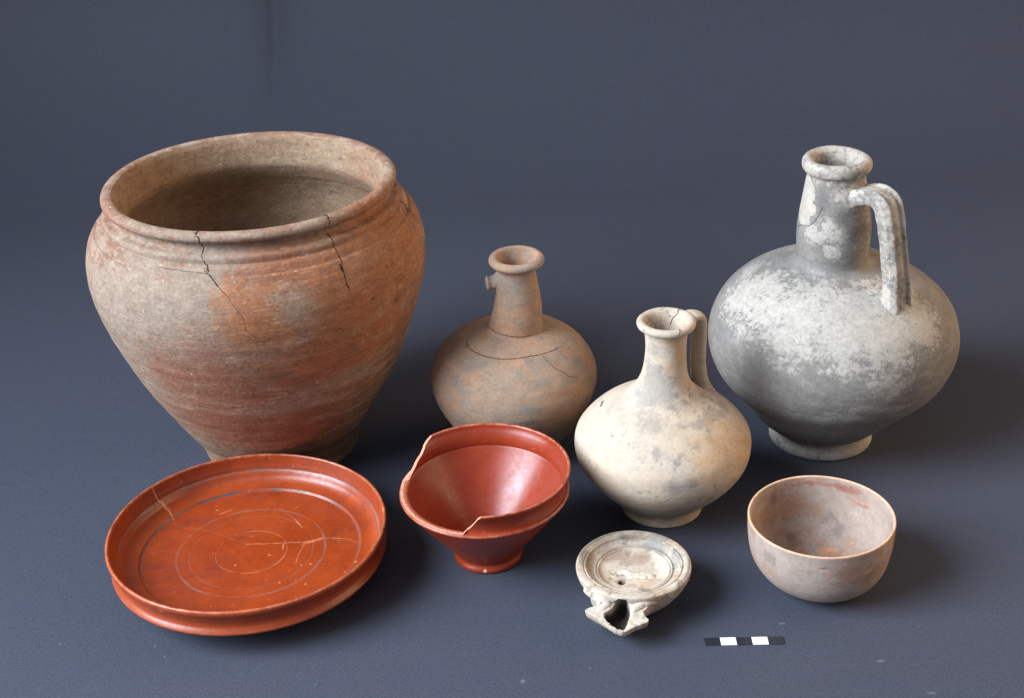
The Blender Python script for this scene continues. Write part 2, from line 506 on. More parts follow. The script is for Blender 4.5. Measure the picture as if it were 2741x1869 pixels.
def red_plate():
    ax, ay = -.3023, 1.3615
    t = thing('red_plate', ax, ay, 'broad shallow glossy orange-red plate with ringed floor and pale mended breaks', 'plate')
    M, c = red_slip('glossy_red_slip', '#84300f', '#8f3811', '#e0a17c')
    rad = M.radius(); z = M.z()
    W = M.wob(.0007, 45)
    # rubbed edges, incised rings, and shade painted into the two outer steps
    edge = M.math('MULTIPLY', M.attr('edge'), M.lerp(M.noise(160, 3, .7), .15, 1.0, .35, .62))
    c = M.mix(M.math('MULTIPLY', edge, .5), c, lin('#c47a54'))
    ringn = M.lerp(M.noise(40, 4, .7), 0, 1.3, .40, .60)
    onfloor = M.math('LESS_THAN', M.math('ABSOLUTE', M.math('SUBTRACT', z, .0185)), .004)
    inside = M.attr('inner')
    hs = [(M.n2, .00006), (M.noise(60, 3, .6), .00012)]
    c = M.mix(M.math('MULTIPLY', M.math('MULTIPLY', M.step(M.noise(1, 4, .65, .4, vec=M.scaled((34, 60, 30), (4, 1, 0))), .50, .68), .55), inside), c, lin('#6c2c20'))
    c = M.mix(M.math('MULTIPLY', M.step(rad, .118 * S, .128 * S), M.math('MULTIPLY', M.math('LESS_THAN', z, .027), .30)), c, lin('#9a431c'))  # concave band painted lighter orange, as if catching the light
    for rr, w, k, col in ((.0828, .0013, .42, '#7c6056'), (.0690, .0012, .26, '#80503f'), (.0397, .0008, .42, '#a87258'), (.1218, .0012, .8, '#5c4440'), (.1447, .0009, .7, '#6f584e')):
        mk = M.step(M.math('ABSOLUTE', M.math('SUBTRACT', M.vmath('LENGTH', M.vmath('MULTIPLY', W, (1, 1, 0))), rr * S)), w * S * 1.6, w * S * .5)
        mk = M.math('MULTIPLY', mk, inside)
        c = M.mix(M.math('MULTIPLY', M.math('MULTIPLY', mk, k), ringn), c, lin(col))
        hs.append((mk, -.00012))
    flat = M.vmath('MULTIPLY', M.wob(.0009, 200), (1, 1, 0))
    for pts, w, k, col in PLATE_LINES:
        mk = M.math('MULTIPLY', M.polyline([(p[0], p[1], 0) for p in pts], w * .8, flat, .7), inside)
        c = M.mix(M.math('MULTIPLY', M.math('MULTIPLY', mk, k * .8), M.lerp(M.noise(110, 4, .7), .15, 1.1, .38, .58)), c, lin(col))
        hs.append((mk, -.00008))
    if PLATE_SPOTS:
        mk = M.blobmax([((c_[0], c_[1], 0), r_) for c_, r_ in PLATE_SPOTS if c_[2] < .03], .8, flat)
        mk = M.math('MAXIMUM', M.math('MULTIPLY', mk, inside), M.blobmax([q_ for q_ in PLATE_SPOTS if q_[2:] == () and q_[0][2] >= .03], .8, M.wob(.0012, 250)))
        c = M.mix(M.math('MULTIPLY', mk, .55), c, lin('#d28a66'))
    M.color(c, 0.13); M.bump(hs)
    st = [[(0, .016), (.067, .015), (.070, .010), (.071, .0)],
          [(.071, 0), (.0755, .0)],
          [(.0755, 0), (.078, .010), (.083, .0165), (.100, .0185), (.120, .0215), (.138, .0262), (.1485, .0305)],
          [(.1485, .0305), (.1512, .0322), (.1520, .0345), (.1505, .0372)],
          [(.1505, .0372), (.1482, .0405), (.1480, .0450), (.1497, .0510), (.1520, .0560)],
          [(.1520, .0560), (.1538, .0580), (.1545, .0610), (.1538, .0638), (.1520, .0645)],
          [(.1520, .0645), (.1508, .0635), (.1500, .0600), (.1485, .0540), (.1468, .0490), (.1462, .0465)],
          [(.1462, .0465), (.1448, .0450), (.1440, .0438)],
          [(.1440, .0438), (.1405, .0385), (.1350, .0350), (.1290, .0338), (.1235, .0337)],
          [(.1235, .0337), (.1217, .0312), (.119, .0304)],
          [(.119, .0304), (.10, .0301), (.083, .0299), (.06, .0299), (.03, .0298), (.012, .0301), (0, .0304)]]
    def df(r, z, th, sid):
        a = {'edge': np.repeat(((sid == 5) | (sid == 3)).astype(float)[:, None] * .9, r.shape[1], 1)}
        row = np.arange(len(sid))
        e = np.zeros(len(sid))
        zr = z[:, 0]; rr = r[:, 0]
        e = np.exp(-((zr - .0640) / .0016) ** 2) + .6 * np.exp(-(((zr - .0345) / .0018) ** 2)) * (rr > .1505)
        a['edge'] = np.repeat(e[:, None], r.shape[1], 1)
        k = sstep(r, .05, .15)
        z = z + ringnoise(th, 12, 3, .0009) * k + np.where(z > .06, ringnoise(th * 1, 55, 14, .0004), 0)
        y = r * np.sin(th) * (1 - .008); x = r * np.cos(th)
        return np.hypot(x, y), z, np.arctan2(y, x), 0, 0, a
    revolve(t, st, [('underside', 0, 3, None), ('rim', 3, 8, None), ('plate_floor', 8, 11, None)], M, nseg=320, step=.0012, deform=df, inner_from=6)
PLATE_LINES = [
    ([(-.0043, .0087, .0185), (.0085, .0083, .0185), (.0212, .0085, .0185), (.0340, .0081, .0185), (.0402, .0092, .0185), (.0473, .0120, .0185)], .00050, 1.0, '#bd7a58'),
    ([(.0345, .0062, .0185), (.0404, .0085, .0185), (.0460, .0112, .0185)], .0016, .8, '#c07350'),
    ([(.0473, .0120, .0185), (.0565, .0110, .0187), (.0650, .0084, .0190), (.0712, .0042, .0192)], .00035, .8, '#a98068'),
    ([(-.0590, .0400, .0192), (-.0554, .0327, .0190), (-.0454, .0307, .0187), (-.0298, .0257, .0185), (-.0174, .0170, .0184), (-.0043, .0087, .0185)], .00026, .45, '#a9664a'),
    ([(.0081, .0571, .0185), (.0180, .0448, .0185), (.0255, .0359, .0185), (.0317, .0257, .0185)], .00028, .7, '#8f6a5c'),
    ([(.0255, .0359, .0185), (.0317, .0257, .0185)], .00045, .7, '#c08a6c'),
    ([(.0352, .0049, .0185), (.0327, -.0056, .0185), (.0318, -.0145, .0185)], .00035, .7, '#c08060'),
    ([(-.0278, .0465, .0186), (-.0205, .0509, .0186)], .00045, .9, '#cf9070'),
    ([(-.0730, .0530, .0320), (-.0706, .0519, .0286), (-.0670, .0517, .0240), (-.0640, .0495, .0212), (-.0593, .0414, .0193)], .0007, .9, '#c98a66'),
    ([(-.0670, .0517, .0240), (-.0638, .0502, .0216)], .0017, .7, '#c07a54'),
    ]
PLATE_SPOTS = [((.0132, -.0048, .0185), (.0011, .0007, .001)), ((-.0083, -.0143, .0185), .0007), ((.0358, -.0178, .0185), .0007), ((.0419, -.0171, .0185), .0008), ((.0721, -.0200, .0200), .0011), ((.0406, -.0387, .0186), .0008), ((.0232, -.0358, .0185), .0008), ((.0212, .0047, .0185), (.0005, .004, .001)), ((-.0436, -.0795, .0335), .0018), ((.0900, .0134, .0381), .0014)]
red_plate()

def red_cup():
    ax, ay = -.0375, 1.378
    t = thing('red_cup', ax, ay, 'glossy red conical cup on a small foot with part of its rim broken away', 'cup')
    M, c = red_slip('glossy_dark_red_slip', '#802a11', '#8b3013', '#d98a68')
    br = M.attr('broken')
    edge = M.math('MULTIPLY', M.attr('edge'), M.lerp(M.noise(150, 3, .7), .1, 1.0, .4, .62))
    c = M.mix(M.math('MULTIPLY', edge, .6), c, lin('#d38360'))
    c = M.mix(br, c, M.mix(M.noise(300, 3), lin('#c67f62'), lin('#dba183')))
    if CUP_SPOTS:
        mk = M.blobmax(CUP_SPOTS, .6, M.wob(.0015, 300))
        c = M.mix(M.math('MULTIPLY', mk, .85), c, lin('#d9a68c'))
    M.put(M.b.inputs['Roughness'], M.math('MAXIMUM', M.lerp(M.math('ADD', M.math('MULTIPLY', M.n1, .5), M.math('MULTIPLY', M.n2, .5)), .28, .46, .38, .62), M.math('MULTIPLY', br, .85)))
    M.color(c, 0.1); M.bump([(M.n2, .00005), (M.noise(1, 2, .5, vec=M.scaled((10, 10, 300))), .00008), (M.math('MULTIPLY', br, M.noise(500, 3)), .0008)])
    zf = .0915
    st = [[(0, .010), (.030, .009), (.034, .004), (.035, 0)],
          [(.035, 0), (.0378, 0), (.0392, .0022), (.0390, .0050), (.0375, .0078)],
          [(.0375, .0078), (.0368, .0100), (.0378, .0125), (.0400, .0160)],
          [(.0400, .0160), (.0460, .0240), (.0540, .0345), (.0655, .0495), (.0785, .0665), (.0885, .0810), (.0925, .0866)],
          [(.0925, .0868), (.0942, .0878), (.0945, .0890), (.0938, .0905), (.0918, .0915)],
          [(.0918, .0915), (.0900, zf)],
          [(.0900, zf), (.0893, .0955), (.0898, .1010), (.0918, .1070), (.0945, .1115), (.0957, .1145)],
          [(.0957, .1145), (.0957, .1160), (.0945, .1168), (.0930, .1160)],
          [(.0930, .1160), (.0918, .1120), (.0890, .1070), (.0868, .1010), (.0860, .0955), (.0862, zf)],
          [(.0862, zf), (.0850, .0905)],
          [(.0850, .0905), (.0800, .0830), (.0700, .0700), (.0550, .0520), (.0400, .0350), (.0280, .0225), (.0180, .0180), (.0, .0168)]]
    A = [(-91.0, 1.0), (-94, .78), (-99, .35), (-103.5, 0)]
    def hh(deg):
        # height of the surviving wall, by angle: gone between 154 and 257 degrees
        d = np.mod(deg, 360)
        d = d + .7 * np.sin(d * .45)
        xs = [0, 129.5, 133, 138, 145, 153, 161, 170, 256, 261, 266, 269, 360]
        ys = [1, 1, .84, .66, .46, .26, .10, 0, 0, .38, .82, 1, 1]
        return np.interp(d, xs, ys)
    def df(r, z, th, sid):
        h = hh(np.degrees(th))
        h = np.where((h > 0) & (h < 1), np.clip(h + .004 * np.sin(th * 150) * np.sin(th * 47), 0, 1), h)
        zt = zf + (.1168 - zf) * h
        wall = ((sid >= 6) & (sid <= 8))[:, None] | (np.arange(len(sid)) == 0)[:, None]
        wall = np.repeat(((sid >= 6) & (sid <= 8))[:, None], r.shape[1], 1)
        cut = wall & (z > zt)
        # radii of the wall at the cut height, outside and inside
        zo = np.array([p[1] for p in spline(st[6], .0006)]); ro = np.array([p[0] for p in spline(st[6], .0006)])
        si = spline(st[8], .0006)[::-1]
        zi = np.array([p[1] for p in si]); ri = np.array([p[0] for p in si])
        Ro = np.interp(zt, zo, ro); Ri = np.interp(zt, zi, ri)
        rin = sid[:, None] == 8
        topm = sid[:, None] == 7
        gap = 1 - sstep(h, 0, .18)
        Ro = Ro + gap * (.0935 - Ro); Ri = Ri + gap * (.0912 - Ri)
        mid = (Ro + Ri) / 2
        rn = np.where(rin, Ri, np.where(topm, mid, Ro))
        r2 = np.where(cut | ((gap > 0) & wall & (h < .02)), rn, r)
        r2 = np.where((sid[:, None] == 9), r2 + gap * (.0912 - .0862) * sstep(z, .0902, zf), r2); z2 = np.where(cut, zt, z)
        low = (h < .999)
        brk = (cut & low) | ((sid[:, None] == 5) & (h < .02)) | (wall & (z2 > zt - .0008) & low)
        z2 = z2 + np.where(brk, .00018 * np.sin(th * 61) * np.cos(th * 23 + 1), 0)
        e = np.exp(-((z - .1165) / .0014) ** 2) + .8 * np.exp(-((z - .0890) / .0018) ** 2) * (r > .0915)
        # narrow band of the flange stays pale where the wall is lost
        a = {'broken': brk.astype(float), 'edge': e * 1.0}
        return r2, z2, th, 0, 0, a
    revolve(t, st, [('foot_ring', 0, 2, None), ('bowl', 2, 4, None), ('rim_flange', 4, 9, 'red flanged rim with a broken gap at the left front'), ('interior', 9, 11, None)], M, nseg=512, step=.0009, deform=df, inner_from=9)
CUP_SPOTS = [((-.0022, -.0234, .0028), (.0012, .002, .0016))]
red_cup()

# ------------------------------------------------------------------ brown jug
def brown_jug():
    ax, ay = .0005, 1.613
    t = thing('brown_jug', ax, ay, 'light brown round-bellied jug whose handle is snapped off to a stub', 'jug')
    M = Mat('brown_clay', .88, .25)
    n1 = M.noise(26, 4, .6); n2 = M.noise(160, 4, .65); n3 = M.noise(1, 3, .6, vec=M.scaled((45, 45, 110)))
    c = M.mix(M.step(n1, .32, .68), lin('#a9856a'), lin('#9d866f'))
    c = M.mix(M.math('MULTIPLY', M.step(n3, .45, .66), .7), c, lin('#877d72'))
    c = M.mix(M.math('MULTIPLY', M.step(M.noise(42, 3, .6, vec=M.scaled((1, 1, 1), (3, 1, 8))), .52, .68), .55), c, lin('#b08260'))
    c = M.mix(M.math('MULTIPLY', M.step(n2, .52, .75), .35), c, lin('#7d604c'))
    c = M.mix(M.math('MULTIPLY', M.step(M.noise(330, 2), .70, .75), .5), c, lin('#cda07c'))
    hs = [(n2, .00025), (n3, .0004), (M.noise(1, 2, .5, vec=M.scaled((6, 6, 300))), .00015)]
    ck = M.cracks(BROWN_CRACKS, .0003)
    c = M.mix(M.math('MULTIPLY', ck, .85), c, lin('#523828')); hs.append((ck, -.0006))
    M.color(c, 0.17); M.bump(hs)
    st = [[(0, .004), (.040, .004), (.044, 0)],
          [(.044, 0), (.0475, .001), (.050, .006), (.0600, .016), (.0740, .032), (.0850, .050), (.0985, .077), (.1037, .100), (.0992, .122), (.0862, .141), (.0665, .1555), (.050, .1625), (.040, .1655), (.0352, .1665)],
          [(.0352, .1665), (.0338, .1670), (.0330, .1685)],
          [(.0330, .1685), (.0325, .1740), (.0310, .1850), (.0285, .2020), (.0262, .2180), (.0238, .2350), (.0228, .2450), (.0232, .2492)],
          [(.0232, .2492), (.0262, .2505), (.0310, .2535), (.0335, .2570), (.0330, .2605), (.0300, .2630), (.0265, .2635), (.0238, .2615)],
          [(.0238, .2615), (.0215, .2560), (.0190, .2450), (.0185, .23), (.020, .20), (.025, .175), (.035, .158), (.06, .148), (.085, .13), (.095, .10), (.088, .07), (.06, .03), (.03, .014), (0, .012)]]
    def df(r, z, th, sid):
        r = r + .0045 * np.exp(-(np.angle(np.exp(1j * (th - math.radians(190)))) / .65) ** 2 - ((z - .2315) / .012) ** 2) * (sid == 3)[:, None]
        ox = .0095 * sstep(z, .13, .21)
        r = r + ringnoise(th, 21, 3, .0008) * sstep(z, .2, .25) + .0001 * np.sin(z * 420)
        z = z + ringnoise(th, 31, 4, .0005) * sstep(z, .24, .26)
        return r, z, th, ox, 0, {}
    revolve(t, st, [('body', 0, 2, None), ('neck', 2, 4, None), ('rim', 4, 5, None), ('interior', 5, 6, None)], M, deform=df, inner_from=5)
    # stub of the lost handle
    stub = strap('handle_stub', [(.016, .2330), (.022, .2325), (.0275, .2318), (.0325, .2315), (.0362, .2312), (.0378, .2312), (.0386, .2312)],
                 [.028, .0240, .0180, .0165, .0190, .0165, .0080], [.032, .0240, .0165, .0150, .0175, .0150, .0070], 190, M, t, rough=.0018, off=(.0095, 0), n=40, sq=1.0)
    stub['label'] = 'broken stump of the handle on the neck'
BROWN_CRACKS = [
    ([(-.0332, -.0100, .0950), (-.0321, -.0162, .0946), (-.0284, -.0230, .0944), (-.0220, -.0301, .0942), (-.0147, -.0346, .0942), (-.0056, -.0375, .0942), (.0035, -.0375, .0945), (.0127, -.0354, .0947), (.0205, -.0330, .0943)], .00015, .8),
    ([(.0205, -.0330, .0943), (.0275, -.0286, .0940), (.0333, -.0229, .0937)], .0002, .5),
    ([(.0205, -.0330, .0943), (.0252, -.0378, .0902), (.0304, -.0402, .0860), (.0367, -.0400, .0820), (.0394, -.0398, .0791), (.0450, -.0368, .0761)], .0002, .8),
    ([(-.0158, -.0043, .1038), (-.0085, -.0152, .1035), (-.0012, -.0190, .1030), (.0061, -.0195, .1020), (.0135, -.0168, .1018)], .00035, .45),
    ]
brown_jug()

# ------------------------------------------------------------------ pale jug
def pale_jug():
    ax, ay = .1690, 1.4582
    t = thing('pale_jug', ax, ay, 'cream jug with grey stains, flared neck and plain loop handle', 'jug')
    M = Mat('cream_clay', .85, .25)
    W = M.wob(.010, 60)
    n1 = M.noise(24, 5, .65); n2 = M.noise(170, 4, .65); n3 = M.noise(60, 6, .72, .6)
    c = M.mix(M.step(n1, .32, .68), lin('#b9a58c'), lin('#b1a290'))
    grey = M.step(M.math('ADD', M.math('MULTIPLY', n3, .7), M.math('MULTIPLY', M.noise(14, 2), .3)), .50, .60)
    c = M.mix(M.math('MULTIPLY', grey, .5), c, lin('#99928a'))
    speck = M.math('MULTIPLY', M.step(M.noise(150, 5, .75), .54, .62), M.step(M.noise(24, 2, vec=M.scaled((1, 1, 2.2), (4, 4, 4))), .48, .6))
    c = M.mix(M.math('MULTIPLY', speck, .75), c, lin('#7f776e'))
    gp = M.math('ADD', M.math('MULTIPLY', M.noise(90, 6, .75), .6), M.math('MULTIPLY', n3, .4))
    for col, lst, k in PALE_PATCH:
        msk = M.patch(lst, 1.5, gp, 1.2)
        c = M.mix(M.math('MULTIPLY', msk, k, clamp=True), c, lin(col))
    hs = [(n2, .0002), (n3, .0003), (M.noise(1, 2, .5, vec=M.scaled((5, 5, 260))), .00018)]
    ck = M.cracks(PALE_CRACKS, .0003)
    c = M.mix(M.math('MULTIPLY', ck, .85), c, lin('#4a3020')); hs.append((ck, -.0006))
    M.color(c, 0.13); M.bump(hs)
    st = [[(0, .006), (.038, .006), (.041, 0)],
          [(.041, 0), (.0462, .0003), (.0473, .0022), (.0466, .0055), (.0442, .0098), (.0430, .0130)],
          [(.0430, .0130), (.0445, .0148), (.0540, .0200), (.0702, .0350), (.0877, .0550), (.0985, .0740), (.1014, .0930), (.0990, .1050), (.0914, .1165), (.0800, .1285), (.0670, .1385), (.0545, .1460), (.0460, .1510), (.0392, .1570), (.0330, .1645), (.0285, .1730), (.0252, .1840), (.0234, .1980), (.0226, .2130), (.0232, .2260), (.0246, .2350), (.0258, .2390)],
          [(.0258, .2390), (.0296, .2395), (.0320, .2412), (.0328, .2440), (.0318, .2470), (.0290, .2485), (.0260, .2482), (.0236, .2465)],
          [(.0236, .2465), (.0212, .2410), (.0200, .2300), (.0195, .21), (.0205, .19), (.026, .17), (.036, .153), (.06, .138), (.085, .118), (.095, .093), (.083, .058), (.06, .034), (.03, .018), (0, .016)]]
    def df(r, z, th, sid):
        a = math.radians(30)
        z = z + .0035 * np.exp(-((r * np.cos(th) - .0535 * math.cos(a)) ** 2 + (r * np.sin(th) - .0535 * math.sin(a)) ** 2) / .014 ** 2) * (sid == 2)[:, None]
        r = r + .0025 * np.exp(-(np.angle(np.exp(1j * (th - a))) / .5) ** 2 - ((z - .2395) / .006) ** 2) * ((sid == 2) | (sid == 3))[:, None]
        ox = .003 * sstep(z, .13, .22)
        r = r + ringnoise(th, 41, 3, .0006) * sstep(z, .2, .25) + ringnoise(th, 44, 3, .0010) * sstep(z, .02, .06)
        z = z + ringnoise(th, 47, 5, .0006) * sstep(z, .235, .247) + ringnoise(th, 5, 6, .0003) * (r > .04) * (z < .012) * (z > .001)
        return r, z, th, ox, 0, {}
    revolve(t, st, [('foot_ring', 0, 2, None), ('body', 2, 3, None), ('rim', 3, 4, None), ('interior', 4, 5, None)], M, deform=df, inner_from=4)
    strap('handle', [(.025, .2390), (.0315, .2415), (.0390, .2420), (.0450, .2385), (.0475, .2300), (.0468, .2130), (.0455, .1920), (.0465, .1700), (.0495, .1540), (.0530, .1430), (.056, .135)],
          [.025, .023, .0215, .0205, .0205, .0210, .0220, .0230, .0260, .0320, .038], [.011, .0105, .0100, .0105, .0110, .0115, .0120, .0130, .0150, .019, .022], 30, M, t, ridges=1, ridge=.0006, rough=.0008, off=(.003, 0))
PALE_PATCH = [
    ('#8f877d', [((-.0097, -.0142, .1018), .011), ((-.0075, -.0128, .108), .009), ((0, -.0182, .1013), .009), ((-.0055, -.0111, .131), .006), ((-.0092, -.0091, .1163), .007), ((-.0125, -.030, .092), .010)], .75),
    ('#857c73', [((.0361, -.0158, .0838), .0055), ((.0397, -.0051, .0833), .005), ((.0300, -.0230, .0849), .0045), ((.0186, -.0322, .0852), (.008, .004, .0022)), ((.0080, -.0344, .086), (.008, .004, .002)), ((.0265, -.0341, .0812), .0025), ((.0269, -.0387, .0781), .0025), ((.0155, -.0456, .0768), (.006, .004, .0022)), ((-.010, -.0484, .0756), (.002, .004, .006)), ((-.0005, -.0608, .0559), .005), ((.0136, -.0594, .0566), .003)], .65),
    ('#b8946a', [((.0062, -.0137, .137), .007), ((.0080, -.0125, .122), .007), ((.0442, -.0319, .0706), .016), ((.0495, -.0321, .0645), .016), ((.0268, -.0482, .0699), .013)], .6),
    ('#5f5751', [((-.0408, .0094, .0821), (.0016, .002, .0010)), ((-.0417, .0055, .0817), (.0010, .0022, .001))], 1.3),
    ('#8a7860', [((0, 0, .006), (.04, .04, .006))], .55),
    ]
PALE_CRACKS = [
    ([(.0118, .0145, .1480), (.0115, .0126, .1490), (.0110, .0106, .1477), (.0075, .0111, .1437), (.0059, .0113, .1386)], .0003, .8),
    ([(.0088, -.0150, .1485), (.0090, -.0164, .1490), (.0084, -.0187, .1472)], .0003, .85),
    ]
pale_jug()

# ------------------------------------------------------------------ big grey jug
GREY_AZ = -53

def grey_jug():
    ax, ay = .3855, 1.600
    t = thing('grey_jug', ax, ay, 'tallest jug, round grey body with whitish crust and a ribbed strap handle', 'jug')
    M = Mat('smoked_grey_clay', .72, .35)
    W = M.wob(.014, 45)
    n1 = M.noise(18, 5, .65); n2 = M.noise(150, 5, .72); n3 = M.noise(1, 5, .7, vec=M.scaled((50, 50, 110)))
    c = M.mix(M.step(n1, .3, .7), lin('#736e68'), lin('#827b72'))
    c = M.mix(M.math('MULTIPLY', M.step(n3, .5, .7), .35), c, lin('#9d968d'))
    c = M.mix(M.math('MULTIPLY', M.step(n2, .5, .68), .3), c, lin('#5f5a56'))
    gg = M.math('ADD', M.math('MULTIPLY', M.noise(330, 4, .75), .45), M.math('ADD', M.math('MULTIPLY', M.noise(80, 5, .75), .3), M.math('MULTIPLY', n3, .25)))
    for col, lst, k, lo, hi in GREY_PATCH:
        msk = M.patch(lst, lo, gg, hi)
        c = M.mix(M.math('MULTIPLY', msk, k, clamp=True), c, lin(col))
    hs = [(n2, .0003), (n1, .001), (M.noise(1, 2, .5, vec=M.scaled((4, 4, 220))), .0003)]
    ck = M.cracks(GREY_CRACKS, .0003)
    c = M.mix(M.math('MULTIPLY', ck, .85), c, lin('#3f3a36')); hs.append((ck, -.0008))
    for lst in GREY_FILL:
        mk = M.blobmax(lst, .12, M.wob(.003, 90))
        c = M.mix(mk, c, lin('#a89e90')); hs.append((mk, -.0008))
    M.color(c, 0.2); M.bump(hs)
    st = [[(0, .010), (.052, .009), (.056, 0)],
          [(.056, 0), (.0625, .0004), (.0640, .0030), (.0632, .0085), (.0600, .0140), (.0585, .0180)],
          [(.0585, .0180), (.0600, .0205), (.0735, .0295), (.0917, .0455), (.1140, .0700), (.1385, .1000), (.1500, .1320), (.1490, .1600), (.1370, .1880), (.1130, .2130), (.0850, .2300), (.0640, .2380), (.0520, .2412), (.0465, .2440)],
          [(.0465, .2440), (.0432, .2475), (.0420, .2530), (.0425, .2650), (.0432, .2800), (.0425, .2960), (.0402, .3120), (.0372, .3280), (.0350, .3420), (.0338, .3540), (.0340, .3590)],
          [(.0340, .3590), (.0368, .3596), (.0392, .3625), (.0404, .3670), (.0396, .3722), (.0362, .3756), (.0315, .3754), (.0275, .3720)],
          [(.0275, .3720), (.0262, .3640), (.0265, .3500), (.030, .33), (.035, .30), (.036, .26), (.045, .236), (.08, .222), (.12, .20), (.138, .16), (.139, .13), (.12, .09), (.08, .045), (.04, .026), (0, .024)]]
    def df(r, z, th, sid):
        ox = .0075 * sstep(z, .01, .09) * (1 - sstep(z, .17, .26)) - .0015 * sstep(z, .3, .34)
        oy = .005 * sstep(z, .01, .09) * (1 - sstep(z, .17, .26))
        a = math.radians(GREY_AZ); dd = np.angle(np.exp(1j * (th - a)))
        r = r + .0062 * np.exp(-(dd / .70) ** 2 - ((z - .333) / .012) ** 2) * (sid == 3)[:, None]
        z = z + .0060 * np.exp(-((r * np.cos(th) - .0975 * math.cos(a)) ** 2 + (r * np.sin(th) - .0975 * math.sin(a)) ** 2) / .0185 ** 2) * (sid == 2)[:, None]
        r = r + ringnoise(th, 61, 3, .0010) * sstep(z, .02, .1) + ringnoise(th, 63, 5, .0006) * sstep(z, .34, .36)
        z = z + ringnoise(th, 67, 4, .0010) * sstep(z, .345, .36)
        return r, z, th, ox, oy, {}
    revolve(t, st, [('foot_ring', 0, 2, None), ('body', 2, 3, None), ('neck', 3, 4, None), ('rim', 4, 5, None), ('interior', 5, 6, None)], M, nseg=288, deform=df, inner_from=5)
    strap('handle', [(.012, .3270), (.0300, .3335), (.0420, .3390), (.0555, .3435), (.0665, .3435), (.0745, .3375), (.0800, .3225), (.0855, .2985), (.0910, .2735), (.0950, .2500), (.0972, .2330), (.0975, .2200), (.0965, .2080)],
[.030, .0360, .0370, .0365, .0355, .0340, .0325, .0318, .0318, .0325, .0350, .0380, .040], [.0260, .0230, .0190, .0175, .0178, .0188, .0192, .0192, .0192, .0195, .0205, .0230, .024], GREY_AZ, M, t, ridges=3, ridge=.0021, rough=.0010, n=96, sq=.45)
GREY_PATCH = [
    ('#b5ac9e', [((-.0642, -.012, .1275), .018), ((-.0501, -.0344, .1311), .022), ((-.0378, -.0483, .1308), .022), ((-.0247, -.0563, .1309), .022), ((-.0113, -.0621, .1299), .022), ((.0029, -.0636, .1299), .022), ((.018, -.0604, .1308), .022), ((.0324, -.0631, .1249), .020), ((-.0057, -.072, .1217), .020), ((.0153, -.0763, .1163), .018), ((-.0398, -.0623, .1183), .017), ((.0304, -.075, .1132), .014), ((.0486, -.0578, .1213), .016)], .70, 1.3, 1.5),
    ('#a59d91', [((-.0152, -.0428, .138), .014), ((.0078, -.0452, .138), .012), ((-.0311, -.0338, .138), .014), ((-.0466, -.0126, .137), .012), ((-.0576, .0111, .131), .012), ((.05, -.05, .125), .014), ((0, -.068, .104), .012), ((.025, -.08, .095), .012)], .6, 1.5, 2.0),
    ('#a79f93', [((-.0043, -.0825, .0657), (.012, .02, .004)), ((-.0179, -.0781, .0621), (.008, .02, .003)), ((.0093, -.0851, .0716), (.014, .02, .003)), ((.0329, -.0796, .0688), (.012, .02, .003)), ((0, 0, .005), (.05, .05, .009))], .5, 1.2, 1.8),
    ('#b0a595', [((0, -.0015, .222), (.032, .032, .0095)), ((.0205, -.022, .204), .017), ((.0327, -.035, .194), .017), ((.0352, -.0377, .165), .020), ((.038, -.041, .146), .016), ((-.001, -.0234, .2085), (.012, .008, .006))], .8, 1.0, 1.9),
    ('#bdb4a6', [((-.0181, -.018, .1757), .006), ((-.0105, -.0225, .1821), .006), ((-.002, -.0255, .1766), .006), ((-.007, -.0248, .1636), .005), ((-.0095, -.022, .2148), .005)], .6, 1.2, 2.0),
    ('#4c4743', [((.0005, -.0239, .1885), .006), ((.0069, -.0247, .1774), .007), ((.0132, -.0214, .182), .007), ((-.013, -.018, .20), (.004, .006, .010))], .45, 1.2, 1.2),
    ]
GREY_CRACKS = [
    ([(-.0257, -.0002, .1740), (-.0240, -.0080, .1790), (-.0205, -.0140, .1800), (-.0172, -.0170, .1850), (-.0146, -.0184, .1916), (-.0134, -.0186, .1949)], .0003, .6),
    ]
GREY_FILL = [[((-.0212, -.0026, .2076), .0075), ((-.0205, -.0076, .2033), .0070), ((-.0225, -.0055, .1946), .0085), ((-.0236, -.0055, .1867), .0085), ((-.0225, -.0090, .1850), .0060), ((-.0200, -.0110, .1925), .0055), ((-.0230, .004, .195), .012)]]

grey_jug()

